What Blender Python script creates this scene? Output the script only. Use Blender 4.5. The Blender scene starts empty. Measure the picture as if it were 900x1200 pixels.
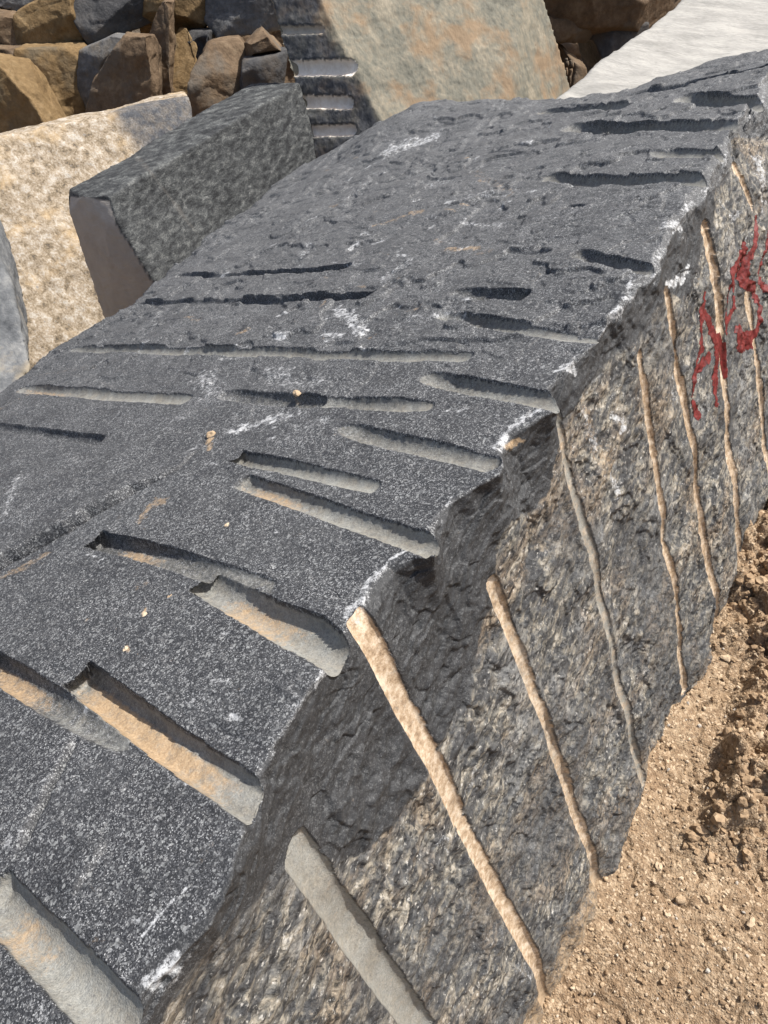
import bpy, bmesh, math, random
import numpy as np
from mathutils import Vector, Matrix, noise as mnoise

scene = bpy.context.scene
PW, PH, F = 900.0, 1200.0, 867.0
# ------------------------------------------------------------------ frames
# block frame: x across the top (right = towards the drilled side), y along the block, z out of its top
RC = np.array([[0.74773147, 0.14084975, -0.64889059],
               [0.57322846, -0.63014327, 0.52376386],
               [-0.33512203, -0.76359728, -0.55191704]])   # rows: block axes in camera coords (right, down, forward)
CB = np.array([0.68063486, -0.42960097, 0.67642952])       # camera in the block frame
TH = math.radians(12); cT, sT = math.cos(TH), math.sin(TH)
WB = np.array([[cT, 0, -sT], [0, 1, 0], [sT, 0, cT]])      # block -> world
OFF = np.array([0, 0, 1.3 * cT])
CW = WB @ CB + OFF
RW = WB @ RC

# ------------------------------------------------------------------ camera
cam = bpy.data.cameras.new('camera'); camo = bpy.data.objects.new('camera', cam)
scene.collection.objects.link(camo); scene.camera = camo
cam.sensor_fit = 'VERTICAL'; cam.sensor_height = 36.0; cam.lens = 36.0 * F / PH
cam.clip_start = 0.02; cam.clip_end = 1500
mr = Matrix((tuple(RW[:, 0]), tuple(-RW[:, 1]), tuple(-RW[:, 2]))).transposed()
camo.matrix_world = Matrix.Translation(Vector(CW)) @ mr.to_4x4()

# ------------------------------------------------------------------ light
SUN = np.array([0.40, 0.42, 0.81]); SUN = SUN / np.linalg.norm(SUN)
world = bpy.data.worlds.new('World'); scene.world = world; world.use_nodes = True
wn = world.node_tree
for n in list(wn.nodes): wn.nodes.remove(n)
sky = wn.nodes.new('ShaderNodeTexSky'); sky.sky_type = 'NISHITA'; sky.sun_disc = False
sky.dust_density = 3.5; sky.ozone_density = 0.4; sky.sun_elevation = math.asin(SUN[2]); sky.sun_rotation = math.atan2(SUN[0], SUN[1])
bg = wn.nodes.new('ShaderNodeBackground'); bg.inputs[1].default_value = 0.095
wo = wn.nodes.new('ShaderNodeOutputWorld')
wn.links.new(sky.outputs[0], bg.inputs[0]); wn.links.new(bg.outputs[0], wo.inputs[0])
sl = bpy.data.lights.new('sun', 'SUN'); sl.energy = 4.6; sl.angle = math.radians(0.53); sl.color = (1, 0.96, 0.9)
so = bpy.data.objects.new('sun', sl); scene.collection.objects.link(so)
so.rotation_euler = Vector(SUN).to_track_quat('Z', 'Y').to_euler()
scene.view_settings.view_transform = 'Standard'; scene.view_settings.look = 'None'
scene.view_settings.exposure = 0.65; scene.view_settings.gamma = 1.0
scene.view_settings.use_curve_mapping = False

# ------------------------------------------------------------------ noise helpers
rng = np.random.RandomState(7)
_T = rng.rand(64, 64, 64).astype(np.float32) * 2 - 1
def vn(x, y, z):
    x = np.asarray(x, np.float64); y = np.asarray(y, np.float64); z = np.asarray(z, np.float64)
    x, y, z = np.broadcast_arrays(x, y, z)
    xi = np.floor(x).astype(np.int64); yi = np.floor(y).astype(np.int64); zi = np.floor(z).astype(np.int64)
    fx = x - xi; fy = y - yi; fz = z - zi
    fx = fx * fx * (3 - 2 * fx); fy = fy * fy * (3 - 2 * fy); fz = fz * fz * (3 - 2 * fz)
    x0 = xi & 63; x1 = (xi + 1) & 63; y0 = yi & 63; y1 = (yi + 1) & 63; z0 = zi & 63; z1 = (zi + 1) & 63
    def L(a, b, t): return a + (b - a) * t
    return L(L(L(_T[x0, y0, z0], _T[x1, y0, z0], fx), L(_T[x0, y1, z0], _T[x1, y1, z0], fx), fy),
             L(L(_T[x0, y0, z1], _T[x1, y0, z1], fx), L(_T[x0, y1, z1], _T[x1, y1, z1], fx), fy), fz)
def fbm(x, y, z, o=4, g=0.5, ridged=False):
    s = 0; a = 1.0; t = 0
    for k in range(o):
        n = vn(x * 2.03 ** k + 17.3 * k, y * 2.03 ** k + 5.1 * k, z * 2.03 ** k + 9.7 * k)
        if ridged: n = 1 - 2 * np.abs(n)
        s = s + a * n; t += a; a *= g
    return s / t
def worley(x, y, cell, seed=0):
    """distance to the nearest jittered point (in cells), and a random value of that cell"""
    u = x / cell; v = y / cell
    ui = np.floor(u).astype(np.int64); vi = np.floor(v).astype(np.int64)
    best = np.full(u.shape, 9.0); val = np.zeros(u.shape)
    for a in (-1, 0, 1):
        for b in (-1, 0, 1):
            ci = ui + a; cj = vi + b
            px = ci + 0.5 + 0.45 * _T[(ci + seed) & 63, (cj + 11) & 63, 3]
            py = cj + 0.5 + 0.45 * _T[(ci + 5 + seed) & 63, cj & 63, 9]
            d = np.hypot(u - px, v - py)
            m = d < best; best = np.where(m, d, best); val = np.where(m, _T[(ci + seed) & 63, cj & 63, 20], val)
    return best, val
def sstep(a, b, x):
    t = np.clip((x - a) / (b - a), 0, 1); return t * t * (3 - 2 * t)

# ------------------------------------------------------------------ measuring: photo ray -> place
def rayB(p):
    return RC @ np.array([(p[0] - PW / 2) / F, (p[1] - PH / 2) / F, 1.0])
def at(p, depth):
    """world point seen at photo pixel p at this camera depth"""
    return CW + RW @ np.array([(p[0] - PW / 2) / F, (p[1] - PH / 2) / F, 1.0]) * depth

# ------------------------------------------------------------------ object helpers
def tag(o, label=None, cat=None, group=None, kind=None):
    if label: o['label'] = label
    if cat: o['category'] = cat
    if group: o['group'] = group
    if kind: o['kind'] = kind
    return o
def link(name, me, mat=None, parent=None):
    o = bpy.data.objects.new(name, me); scene.collection.objects.link(o)
    if mat and me is not None: me.materials.clear(); me.materials.append(mat)
    if parent: o.parent = parent
    return o
def mesh_np(name, co, faces, attrs=None, normals=None, smooth=True):
    me = bpy.data.meshes.new(name)
    n = len(co); m = len(faces); k = faces.shape[1]
    me.vertices.add(n); me.vertices.foreach_set('co', np.ascontiguousarray(co, np.float32).ravel())
    me.loops.add(m * k); me.loops.foreach_set('vertex_index', faces.astype(np.int32).ravel())
    me.polygons.add(m); me.polygons.foreach_set('loop_start', np.arange(0, m * k, k, dtype=np.int32))
    me.update(calc_edges=True)
    me.polygons.foreach_set('use_smooth', np.full(m, smooth, dtype=bool))
    if attrs:
        for nm, v in attrs.items():
            a = me.attributes.new(nm, 'FLOAT_COLOR', 'POINT')
            a.data.foreach_set('color', np.ascontiguousarray(v, np.float32).ravel())
    if normals is not None:
        me.normals_split_custom_set_from_vertices(normals.tolist())
    me.update()
    return me
def sub_mesh(name, co, faces, sel, attrs, normals, push=0.0):
    f = faces[sel]; idx, inv = np.unique(f, return_inverse=True)
    c = co[idx]
    if push: c = c + normals[idx] * push
    return mesh_np(name, c, inv.reshape(f.shape), {k: v[idx] for k, v in attrs.items()}, normals[idx])
def grid_faces(nr, nc):
    i = np.arange(nr - 1)[:, None] * nc + np.arange(nc - 1)[None, :]
    return np.stack([i, i + 1, i + nc + 1, i + nc], -1).reshape(-1, 4)

# ------------------------------------------------------------------ materials
class NT:
    def __init__(s, name):
        s.m = bpy.data.materials.new(name); s.m.use_nodes = True; s.t = s.m.node_tree
        for n in list(s.t.nodes): s.t.nodes.remove(n)
        s.out = s.n('ShaderNodeOutputMaterial'); s.b = s.n('ShaderNodeBsdfPrincipled')
        s.l(s.b.outputs[0], s.out.inputs[0]); s.obj = s.n('ShaderNodeTexCoord').outputs['Object']
    def n(s, t, **k):
        x = s.t.nodes.new(t)
        for a, b in k.items(): setattr(x, a, b)
        return x
    def l(s, a, b): s.t.links.new(a, b)
    def put(s, v, sock):
        if hasattr(v, 'links'): s.l(v, sock)
        elif isinstance(v, (tuple, list)): sock.default_value = (*v, 1) if len(sock.default_value) == 4 and len(v) == 3 else v
        else: sock.default_value = v
    def math(s, op, a, b=0.0, c=None, clamp=False):
        x = s.n('ShaderNodeMath', operation=op, use_clamp=clamp); s.put(a, x.inputs[0]); s.put(b, x.inputs[1])
        if c is not None: s.put(c, x.inputs[2])
        return x.outputs[0]
    def mix(s, f, a, b, bt='MIX'):
        x = s.n('ShaderNodeMix', data_type='RGBA', blend_type=bt); s.put(f, x.inputs[0]); s.put(a, x.inputs[6]); s.put(b, x.inputs[7])
        return x.outputs[2]
    def noise(s, scale, detail=4, rough=0.55, vec=None, dist=0.0):
        x = s.n('ShaderNodeTexNoise'); x.inputs['Scale'].default_value = scale; x.inputs['Detail'].default_value = detail
        x.inputs['Roughness'].default_value = rough; x.inputs['Distortion'].default_value = dist
        s.l(vec or s.obj, x.inputs['Vector']); return x.outputs['Fac']
    def vor(s, scale, vec=None, feature='F1', rnd=1.0):
        x = s.n('ShaderNodeTexVoronoi', feature=feature); x.inputs['Scale'].default_value = scale
        x.inputs['Randomness'].default_value = rnd
        s.l(vec or s.obj, x.inputs['Vector']); return x
    def map(s, loc=(0, 0, 0), rot=(0, 0, 0), sc=(1, 1, 1)):
        x = s.n('ShaderNodeMapping'); x.inputs[1].default_value = loc; x.inputs[2].default_value = rot; x.inputs[3].default_value = sc
        s.l(s.obj, x.inputs[0]); return x.outputs[0]
    def ramp(s, v, stops, interp='LINEAR'):
        x = s.n('ShaderNodeValToRGB'); cr = x.color_ramp; cr.interpolation = interp
        while len(cr.elements) > 1: cr.elements.remove(cr.elements[-1])
        for i, (p, c) in enumerate(stops):
            e = cr.elements[0] if i == 0 else cr.elements.new(p)
            e.position = p; e.color = (*c, 1) if isinstance(c, tuple) else (c, c, c, 1)
        s.l(v, x.inputs[0]); return x.outputs[0]
    def sep(s, v):
        x = s.n('ShaderNodeSeparateColor'); s.l(v, x.inputs[0]); return x.outputs
    def attr(s, nm):
        x = s.n('ShaderNodeAttribute', attribute_name=nm); return x.outputs['Color']
    def bump(s, *hs):
        prev = None
        for h, d, st in hs:
            x = s.n('ShaderNodeBump'); x.inputs['Distance'].default_value = d; x.inputs['Strength'].default_value = st
            s.l(h, x.inputs['Height'])
            if prev: s.l(prev, x.inputs['Normal'])
            prev = x.outputs[0]
        s.l(prev, s.b.inputs['Normal'])
    def fin(s, col, rough=0.8, spec=0.3):
        s.put(col, s.b.inputs['Base Color']); s.put(rough, s.b.inputs['Roughness']); s.put(spec, s.b.inputs['Specular IOR Level'])
        return s.m

def speckle(k, sc=1.0):
    """dark blue-grey diabase with light grains"""
    g = k.sep(k.vor(680 * sc).outputs['Color'])
    patch = k.noise(9, 4)
    v = k.math('ADD', g[0], k.math('MULTIPLY', k.math('SUBTRACT', patch, 0.5), 0.35))
    c1 = k.ramp(v, [(0.0, (0.016, 0.017, 0.019)), (0.45, (0.031, 0.0325, 0.036)), (0.70, (0.056, 0.058, 0.062)), (0.88, (0.11, 0.114, 0.120)), (1.0, (0.32, 0.325, 0.33))])
    g2 = k.sep(k.vor(270 * sc).outputs['Color'])
    c2 = k.mix(k.ramp(g2[1], [(0.86, 0.0), (0.97, 0.5)]), c1, (0.33, 0.34, 0.34))
    med = k.noise(42, 5, 0.65)
    return k.mix(k.ramp(med, [(0.30, 0.35), (0.55, 0.0)]), c2, (0.034, 0.036, 0.041))

def rock_material():
    # m1: r weathered side, g tan dust, b white bruise, a pale powder  / m2: r red mist, g scraped groove tan, b smooth dark facet
    k = NT('drilled_rock')
    m1n = k.n('ShaderNodeAttribute', attribute_name='m1'); m1 = k.sep(m1n.outputs['Color']); pale = m1n.outputs['Alpha']
    m2 = k.sep(k.attr('m2'))
    top = speckle(k)
    # pale wash on the top
    wash = k.noise(3.2, 5, 0.6)
    top = k.mix(k.ramp(wash, [(0.5, 0.0), (0.85, 0.16)]), top, (0.22, 0.225, 0.225))
    sp = k.n('ShaderNodeSeparateXYZ'); k.l(k.obj, sp.inputs[0])
    film = k.math('MULTIPLY', k.math('MULTIPLY_ADD', sp.outputs[1], 0.10, -0.02, clamp=True), k.ramp(k.noise(11, 5, .7), [(.3, .3), (.7, 1.0)]))
    top = k.mix(film, top, (0.22, 0.223, 0.222))
    top = k.mix(k.ramp(k.noise(130, 5, .8), [(.56, 0.0), (.70, .55)]), top, (0.34, 0.34, 0.335))
    top = k.mix(k.ramp(k.noise(75, 5, .8, k.map(loc=(2, 5, 1))), [(.30, .6), (.42, 0.0)]), top, (0.022, 0.023, 0.025))
    # weathered, foliated side
    fv = k.map(rot=(0, 0, 0), sc=(1, 1, 1))
    rot = k.map(rot=(math.radians(-24), 0, 0), sc=(1, 1, 1))
    st = k.n('ShaderNodeMapping'); st.inputs[3].default_value = (1.0, 0.58, 1.0); k.l(rot, st.inputs[0]); st = st.outputs[0]
    n1 = k.noise(6, 6, 0.62, st, 0.6); n2 = k.noise(34, 5, 0.65, st, 0.8); n3 = k.noise(110, 4, 0.65, st, 0.4)
    base = k.ramp(n2, [(0.34, (0.026, 0.027, 0.029)), (0.46, (0.075, 0.076, 0.078)), (0.54, (0.15, 0.143, 0.126)), (0.62, (0.29, 0.26, 0.21)), (0.74, (0.46, 0.44, 0.40))])
    brown = k.ramp(n3, [(0.36, (0.040, 0.031, 0.023)), (0.5, (0.16, 0.118, 0.078)), (0.64, (0.40, 0.315, 0.22))])
    side = k.mix(k.ramp(n1, [(0.50, 0.0), (0.62, 0.6)]), base, brown)
    side = k.mix(k.ramp(k.noise(4.5, 6, .65, k.map(loc=(1, 8, 4))), [(.54, 0.0), (.64, .55)]), side, k.ramp(n3, [(.35, (0.10, 0.10, 0.10)), (.6, (0.30, 0.30, 0.29))]))
    side = k.mix(k.ramp(k.noise(9, 7, .75, k.map(loc=(4, 2, 9))), [(.60, 0.0), (.70, .7)]), side, (0.48, 0.40, 0.29))
    side = k.mix(k.ramp(n3, [(0.38, 0.85), (0.5, 0.0)]), side, (0.018, 0.0185, 0.020))
    side = k.mix(k.ramp(k.noise(170, 3, 0.6, st), [(0.60, 0.0), (0.72, 0.8)]), side, (0.52, 0.50, 0.46))
    big = k.noise(2.6, 3, 0.5, k.map(loc=(3.1, 1.7, 2.2)))
    side = k.mix(k.ramp(big, [(0.40, 0.65), (0.56, 0.0)]), side, k.mix(0.5, speckle(k, 0.9), (0.05, 0.052, 0.055)))
    edge_n = k.noise(28, 5, 0.65)
    sm = k.ramp(k.math('ADD', m1[0], k.math('MULTIPLY', k.math('SUBTRACT', edge_n, 0.5), 0.9)), [(0.42, 0.0), (0.62, 1.0)])
    col = k.mix(sm, top, side)
    # fresh dark facets
    dk = k.mix(0.72, speckle(k, 1.2), k.ramp(k.noise(90, 4, 0.6, st), [(0.3, (0.012, 0.013, 0.0145)), (0.7, (0.045, 0.046, 0.048))]))
    dm = k.ramp(k.math('ADD', m2[2], k.math('MULTIPLY', k.math('SUBTRACT', edge_n, 0.5), 0.5)), [(0.4, 0.0), (0.6, 1.0)])
    col = k.mix(dm, col, dk)
    # pale powder in the bores
    pw = k.ramp(k.noise(300, 5, 0.8), [(0.3, (0.15, 0.155, 0.15)), (0.55, (0.30, 0.30, 0.275)), (0.75, (0.42, 0.41, 0.37))])
    pw = k.mix(k.ramp(k.noise(24, 7, .75, k.map(loc=(3, 1, 6))), [(.40, .0), (.62, .75)]), pw, k.ramp(k.noise(90, 6, .8), [(.35, (0.13, 0.125, 0.11)), (.55, (0.25, 0.225, 0.18)), (.7, (0.36, 0.33, 0.27))]))
    pw = k.mix(k.ramp(k.noise(190, 4, .8, k.map(loc=(9, 1, 2))), [(.55, .0), (.66, .6)]), pw, (0.09, 0.092, 0.095))
    pn = k.ramp(k.math('ADD', pale, k.math('MULTIPLY', k.math('SUBTRACT', k.noise(70, 4, 0.7), 0.5), 0.8)), [(0.35, 0.0), (0.80, 0.86)])
    col = k.mix(pn, col, pw)
    tn = k.ramp(k.noise(60, 7, 0.75), [(0.34, (0.19, 0.13, 0.08)), (0.47, (0.40, 0.295, 0.195)), (0.60, (0.60, 0.50, 0.385))])
    tm = k.ramp(k.math('ADD', m2[1], k.math('MULTIPLY', k.math('SUBTRACT', k.noise(34, 7, 0.8), 0.5), 2.0)), [(0.30, 0.0), (0.75, 0.95)])
    col = k.mix(tm, col, tn)
    du = k.ramp(k.noise(260, 4, 0.7), [(0.3, (0.25, 0.17, 0.095)), (0.6, (0.43, 0.31, 0.19)), (0.8, (0.58, 0.46, 0.32))])
    dn = k.ramp(k.math('ADD', m1[1], k.math('MULTIPLY', k.math('SUBTRACT', k.noise(60, 7, 0.85), 0.5), 2.2)), [(0.45, 0.0), (1.1, 0.9)])
    col = k.mix(dn, col, du)
    wm = k.ramp(k.math('ADD', m1[2], k.math('MULTIPLY', k.math('SUBTRACT', k.noise(85, 8, 0.85), 0.5), 3.4)), [(0.45, 0.0), (0.85, 0.85)])
    col = k.mix(wm, col, (0.50, 0.51, 0.52))
    rd = k.ramp(k.math('ADD', m2[0], k.math('MULTIPLY', k.math('SUBTRACT', k.noise(80, 5, 0.7), 0.5), 0.8)), [(0.35, 0.0), (0.9, 0.85)])
    col = k.mix(rd, col, (0.17, 0.02, 0.018))
    calm = k.math('SUBTRACT', 1.0, k.math('MULTIPLY', k.math('MAXIMUM', pale, m2[1]), 0.8, clamp=True))
    gr = k.math('MULTIPLY', k.noise(120, 4, 0.7, st), k.math('MULTIPLY', calm, k.math('MULTIPLY_ADD', m1[0], 0.75, 0.25)))
    k.bump((k.math('MULTIPLY', k.noise(28, 6, 0.65), calm), 0.006, 0.5), (k.vor(420).outputs['Distance'], 0.0008, 0.5), (gr, 0.006, 0.8), (k.noise(330, 3, .7), .0012, .5))
    return k.fin(col, 0.62, 0.27)
M_ROCK = rock_material()
def paint_material():
    k = NT('red_paint')
    c = k.ramp(k.noise(70, 5, 0.7), [(0.3, (0.05, 0.008, 0.008)), (0.55, (0.135, 0.011, 0.010)), (0.75, (0.20, 0.04, 0.034))])
    k.bump((k.noise(90, 5, 0.7), 0.004, 0.7)); return k.fin(c, 0.6, 0.35)
M_PAINT = paint_material()

# ================================================================== MAIN BLOCK
tab = lambda pts: (np.array([p[0] for p in pts], float), np.array([p[1] for p in pts], float))
EY, EX = tab([(-1.2, .10), (-.85, .12), (-.47, .10), (-.40, .12), (-.36, .11), (-.30, .07), (-.25, .035), (-.18, .03), (-.10, .02), (-.05, .0), (.01, -.01), (.07, -.03), (.11, -.03), (.135, -.005), (.15, .03), (.17, .02), (.21, -.01), (.26, -.02), (.31, .01), (.35, .035), (.38, .02), (.42, -.02), (.46, -.02), (.50, .01), (.53, .04), (.56, .035), (.60, .0), (.67, .0), (.72, .0), (.77, .02), (.82, .015), (.92, .01), (1.07, .01), (1.2, -.01), (1.35, -.03), (1.56, -.05), (1.77, -.07), (2.0, -.11), (2.25, -.12), (2.4, -.15), (3.2, -.22)])
ESY = np.linspace(-1.2, 3.2, 221); ESX = np.interp(ESY, EY, EX)
for _i in range(60): ESX[1:-1] = (ESX[:-2] + ESX[1:-1] + ESX[2:]) / 3
def edge_x(y):
    return np.interp(y, EY, EX) + 0.010 * fbm(y * 16, 3.3, 0.2, 4)
LY, LX = tab([(-1.2, -2.1), (.2, -2.12), (.44, -2.13), (.8, -2.23), (1.15, -2.17), (1.57, -2.35), (2.77, -2.66), (3.3, -2.7)])
FX, FY = tab([(-2.9, 2.65), (-2.66, 2.77), (-2.45, 2.95), (-2.1, 3.1), (-1.7, 3.08), (-1.2, 2.92), (-.82, 2.80), (-.51, 2.93), (-.27, 2.90), (.2, 2.85)])
def T0(x, y):
    """smooth top surface"""
    h = 0.014 * fbm(x * 1.3 + 4, y * 1.3, 0.5, 2)
    h = h + 0.105 * np.exp(-((x + 2.05) / .42) ** 2 - ((y - 3.05) / .45) ** 2)
    h = h + 0.03 * np.exp(-((x + 1.45) / .3) ** 2 - ((y - 2.9) / .35) ** 2)
    h = h - 0.03 * np.exp(-((y + .75) / .28) ** 2)
    # raised broken layer on the left
    lx = np.interp(y, [-.6, -.16, 0.0, .12, .26, .32], [-1.05, -.93, -.86, -.80, -.75, -.74]) + 0.030 * fbm(y * 13, 1.7, 4, 3, .5)
    h = h + 0.024 * sstep(-0.002, 0.012, lx - x) * sstep(.30, .05, y) * np.exp(-np.clip(lx - x, 0, 9) / .7)
    h = h - (.012 + .022 * sstep(.2, -.1, y)) * np.exp(-((x - lx - .004) / (.0035 + .003 * sstep(.2, -.15, y))) ** 2) * sstep(.36, .26, y + .03 * fbm(y * 30, 2, 2, 2))
    return h
def T_rough(x, y):
    # low terraces running with the bores, pits and broken flakes
    fr = sstep(.25, 1.0, y)
    r = 0.0050 * fbm(x * 5, y * 5 + 3, 0.1, 3) + (0.0022 + .0012 * fr) * fbm(x * 17, y * 22, 2.2, 4, 0.6)
    r = r + fr * .0055 * fbm(x * 4.2 + 2, y * 6.5, 1.2, 4, .55, True) - .004 * sstep(.30, .42, fbm(x * 26, y * 30, 7.7, 3)) * (.4 + .5 * fr)
    pl = fbm(x * 3.1 + 9, y * 3.4, 2.5, 4); r = r + (.30 + .9 * fr) * .007 * (sstep(.10, .13, pl) - sstep(-.16, -.19, pl))
    step = fbm(x * 2.2 + 7, y * 3.1, 5.5, 3)
    r = r + 0.006 * (sstep(0.12, 0.15, step) - 0.5) * sstep(1.2, 2.0, y + 0.35 * fbm(x * 1.5, y, 3, 2))
    r = r + 0.0035 * (sstep(0.0, 0.02, fbm(x * 6 + 1, y * 9, 8.8, 4)) - 0.5) * sstep(0.2, 1.0, y)
    # two cracks of the near end
    def seg(ax, ay, bx, by):
        dx, dy = bx - ax, by - ay; L = math.hypot(dx, dy)
        s = ((x - ax) * dx + (y - ay) * dy) / L / L
        q = ((x - ax) * -dy + (y - ay) * dx) / L + 0.004 * fbm(s * 8, 2, 3, 3)
        return s, q
    s, q = seg(-.29, -.33, -.22, -.47)
    w = sstep(-.1, .15, s) * sstep(1.15, .8, s)
    r = r - 0.018 * w * np.exp(-(q / .007) ** 2) + 0.004 * w * sstep(0, .01, q) * sstep(.12, .02, q)
    s, q = seg(-.10, -.40, -.08, -.47)
    w = sstep(-.1, .2, s) * sstep(1.1, .8, s)
    r = r + 0.007 * w * sstep(.004, -.004, q) * sstep(-.06, -.01, q)
    return r
def S0(y, z):
    """smooth side surface"""
    e = edge_x(y); es = np.interp(y, ESY, ESX); zd = np.clip(-z, 0, 9)
    s = es * np.exp(-zd / .28) + (e - es) * np.exp(-zd / (.075 + .03 * fbm(y * 3, 1, 1, 2)))
    s = s + 0.010 * fbm(1.1, y * 1.6, z * 1.6, 2)
    # fresh hollows between the bores under the edge
    s = s - 0.010 * np.exp(-((y + .14) / .13) ** 2 - ((z + .14) / .13) ** 2)
    s = s - 0.035 * sstep(-1.15, -1.45, z + .22 * fbm(y * 5, z * 2, 4, 3))
    return s
def S_rough(y, z, coarse=False):
    a = math.radians(24); ya = y * math.cos(a) + z * math.sin(a); za = -y * math.sin(a) + z * math.cos(a)
    amp = 0.65 + 0.35 * sstep(-.05, -.30, z + .10 * fbm(9, y * 4, z * 4, 2) + .0)
    amp = amp * (0.75 + 0.5 * fbm(4, y * 2, z * 2, 2))
    r = 0.012 * fbm(2, ya * 5, za * 8, 3)
    if coarse: return r
    pl = fbm(3, ya * 4.5, za * 7, 3); r = r + amp * .008 * (sstep(.0, .03, pl) - .5) + amp * .007 * (sstep(.20, .23, pl) - .5) - amp * .007 * sstep(-.18, -.21, pl)
    p2 = fbm(8, ya * 11, za * 15, 3); r = r + .004 * (sstep(.05, .09, p2) - sstep(-.12, -.16, p2))
    r = r + amp * (0.0085 * fbm(5, ya * 18, za * 40, 3, 0.6, True) + 0.0060 * fbm(7, ya * 46, za * 80, 3, 0.65))
    return r

def top_hit(p):
    d = rayB(p); h = 0.0
    for _ in range(12):
        t = (h - CB[2]) / d[2]; q = CB + t * d; h = float(T0(q[0], q[1]))
    return q
def side_hit(p):
    d = rayB(p); x = 0.0
    for _ in range(12):
        t = (x - CB[0]) / d[0]; q = CB + t * d; x = float(S0(q[1], q[2]))
    return q

# top bores: start, end (photo), radius, axis offset start/end (m, below the surface is negative), dust (from, to, strength), pale strength, flat floor
TG = [
 ((-24, 772), (165, 884), .024, -.006, .021, (0, .45, .9), .55, .0),
 ((90, 790), (303, 944), .026, -.012, .002, (0, .82, 1.0), .8, .55),
 ((-6, 1046), (140, 1205), .028, .004, .005, (.1, .4, .7), .95, .0),
 ((108, 630), (322, 690), .024, -.012, .020, (.12, .4, .8), .55, .3),
 ((238, 678), (412, 776), .030, .002, -.002, (.15, .60, .8), .9, .0),
 ((276, 533), (438, 569), .021, -.005, .010, (0, .2, .3), .85, .0),
 ((284, 563), (506, 640), .023, .000, .004, (0, .35, .8), .85, .0),
 ((-10, 500), (114, 515), .022, .004, .000, (0, 0, 0), .2, .0),
 ((22, 456), (218, 468), .030, .004, .018, (0, .35, .7), .8, .0),
 ((262, 462), (372, 470), .026, .004, .000, (0, 0, 0), .5, .0),
 ((372, 470), (503, 472), .026, -.010, .010, (0, .0, 0), .75, .0),
 ((396, 500), (577, 542), .026, -.003, .010, (0, .0, 0), .7, .0),
 ((82, 409), (545, 414), .026, .008, .002, (0, .2, .2), .75, .0),
 ((160, 358), (434, 348), .022, .010, -.004, (0, 0, 0), .3, .0),
 ((210, 325), (408, 316), .020, .006, -.004, (0, 0, 0), .15, .0),
 ((492, 438), (656, 470), .027, -.007, .008, (0, .1, .5), .75, .0),
 ((517, 369), (702, 396), .025, -.006, .014, (0, .0, 0), .7, .0),
 ((533, 344), (612, 345), .024, -.008, -.010, (0, 0, 0), .5, .0),
 ((678, 302), (765, 319), .022, .004, .014, (0, 0, 0), .6, .0),
 ((634, 207), (824, 212), .038, -.010, .022, (.0, .0, .3), .75, .0),
 ((668, 152), (864, 145), .046, -.012, .024, (0, 0, 0), .7, .0),
 ((760, 178), (856, 180), .034, .014, .014, (0, .0, 0), .8, .0),
 ((798, 116), (894, 118), .044, -.010, .014, (0, .0, 0), .8, .0),
 ((735, 112), (905, 78), .028, .004, -.006, (0, .0, 0), .3, .0),
 ((630, 130), (735, 125), .040, .010, .022, (0, .3, .5), .75, .0),
 ((596, 295), (642, 298), .015, .004, .010, (0, .0, 0), .1, .0),
 ((665, 246), (688, 247), .014, .004, .009, (0, .0, 0), .1, .0),
]
# side bores: polyline (photo), radius, offsets start/end, tan strength, pale strength
SG = [
 ([(350, 1000), (420, 1095), (500, 1215)], .030, .004, .006, .12, 1.0),
 ([(418, 726), (462, 805), (535, 940), (592, 1060), (652, 1197)], .022, .001, .009, .85, .5),
 ([(577, 684), (608, 760), (640, 850), (672, 950), (704, 1045)], .0175, .002, .005, .7, .8),
 ([(655, 488), (675, 590), (702, 690), (730, 810), (754, 918)], .0175, .002, .005, .40, .9),
 ([(744, 420), (762, 500), (773, 580), (790, 690), (803, 812)], .018, .009, .002, .95, .5),
 ([(780, 345), (795, 420), (810, 520), (820, 620), (838, 745)], .021, .001, .008, .95, .5),
 ([(826, 268), (838, 340), (848, 440), (856, 540), (868, 668)], .028, .000, .016, .95, .4),
 ([(881, 335), (885, 407), (889, 473), (899, 560), (908, 650)], .025, .004, .010, .95, .4),
 ([(862, 198), (870, 220), (878, 240)], .026, .006, .008, .9, .3),
]

# ---- grid
def steps(a, b, f):
    out = [a]
    while out[-1] < b: out.append(out[-1] + f(out[-1]))
    return np.array(out)
camd = lambda x, y, z: (np.array([x, y, z]) - CB) @ RC[:, 2]
ys = steps(-.95, 3.15, lambda y: 0.0024 * max(0.75, camd(-.1, y, 0)))
ty = (ys - ys[0]) / (ys[-1] - ys[0])
xs = steps(0, 1, lambda s: 0.0024 * max(.9, camd(-.16 - (s) * 2.0, .2 + .9 * s, 0)) / 2.0)[::-1]     # 1 = left edge, 0 = fan start
xs = xs / xs[0]
fan = np.linspace(0, math.pi / 2, 150)[1:-1]
zs = steps(0, 1.5, lambda z: 0.0028 * max(1.0, camd(0, .2, -.16 - z)))
CX, CZ = -.16, -.16
NR, NT_, NF, NS = len(ys), len(xs), len(fan), len(zs)
print('block grid', NR, NT_, NF, NS)
Xb = np.zeros((NR, NT_ + NF + NS)); Yb = np.zeros_like(Xb); Zb = np.zeros_like(Xb)
Xt = np.zeros((NR, NT_)); Yt = np.zeros_like(Xt)
yrow = ys[:, None]
Xt = CX + (np.interp(ys, LY, LX)[:, None] + 0.02 * fbm(yrow * 7, 2, 2, 4) - CX) * xs[None, :]
yf = np.interp(Xt, FX, FY) + 0.012 * fbm(Xt * 9, 1, 3, 4)
Yt = ys[0] + ty[:, None] * (yf - ys[0])
yend = Yt[:, -1:]
Yall = np.concatenate([Yt, np.repeat(yend, NF + NS, 1)], 1)
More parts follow.
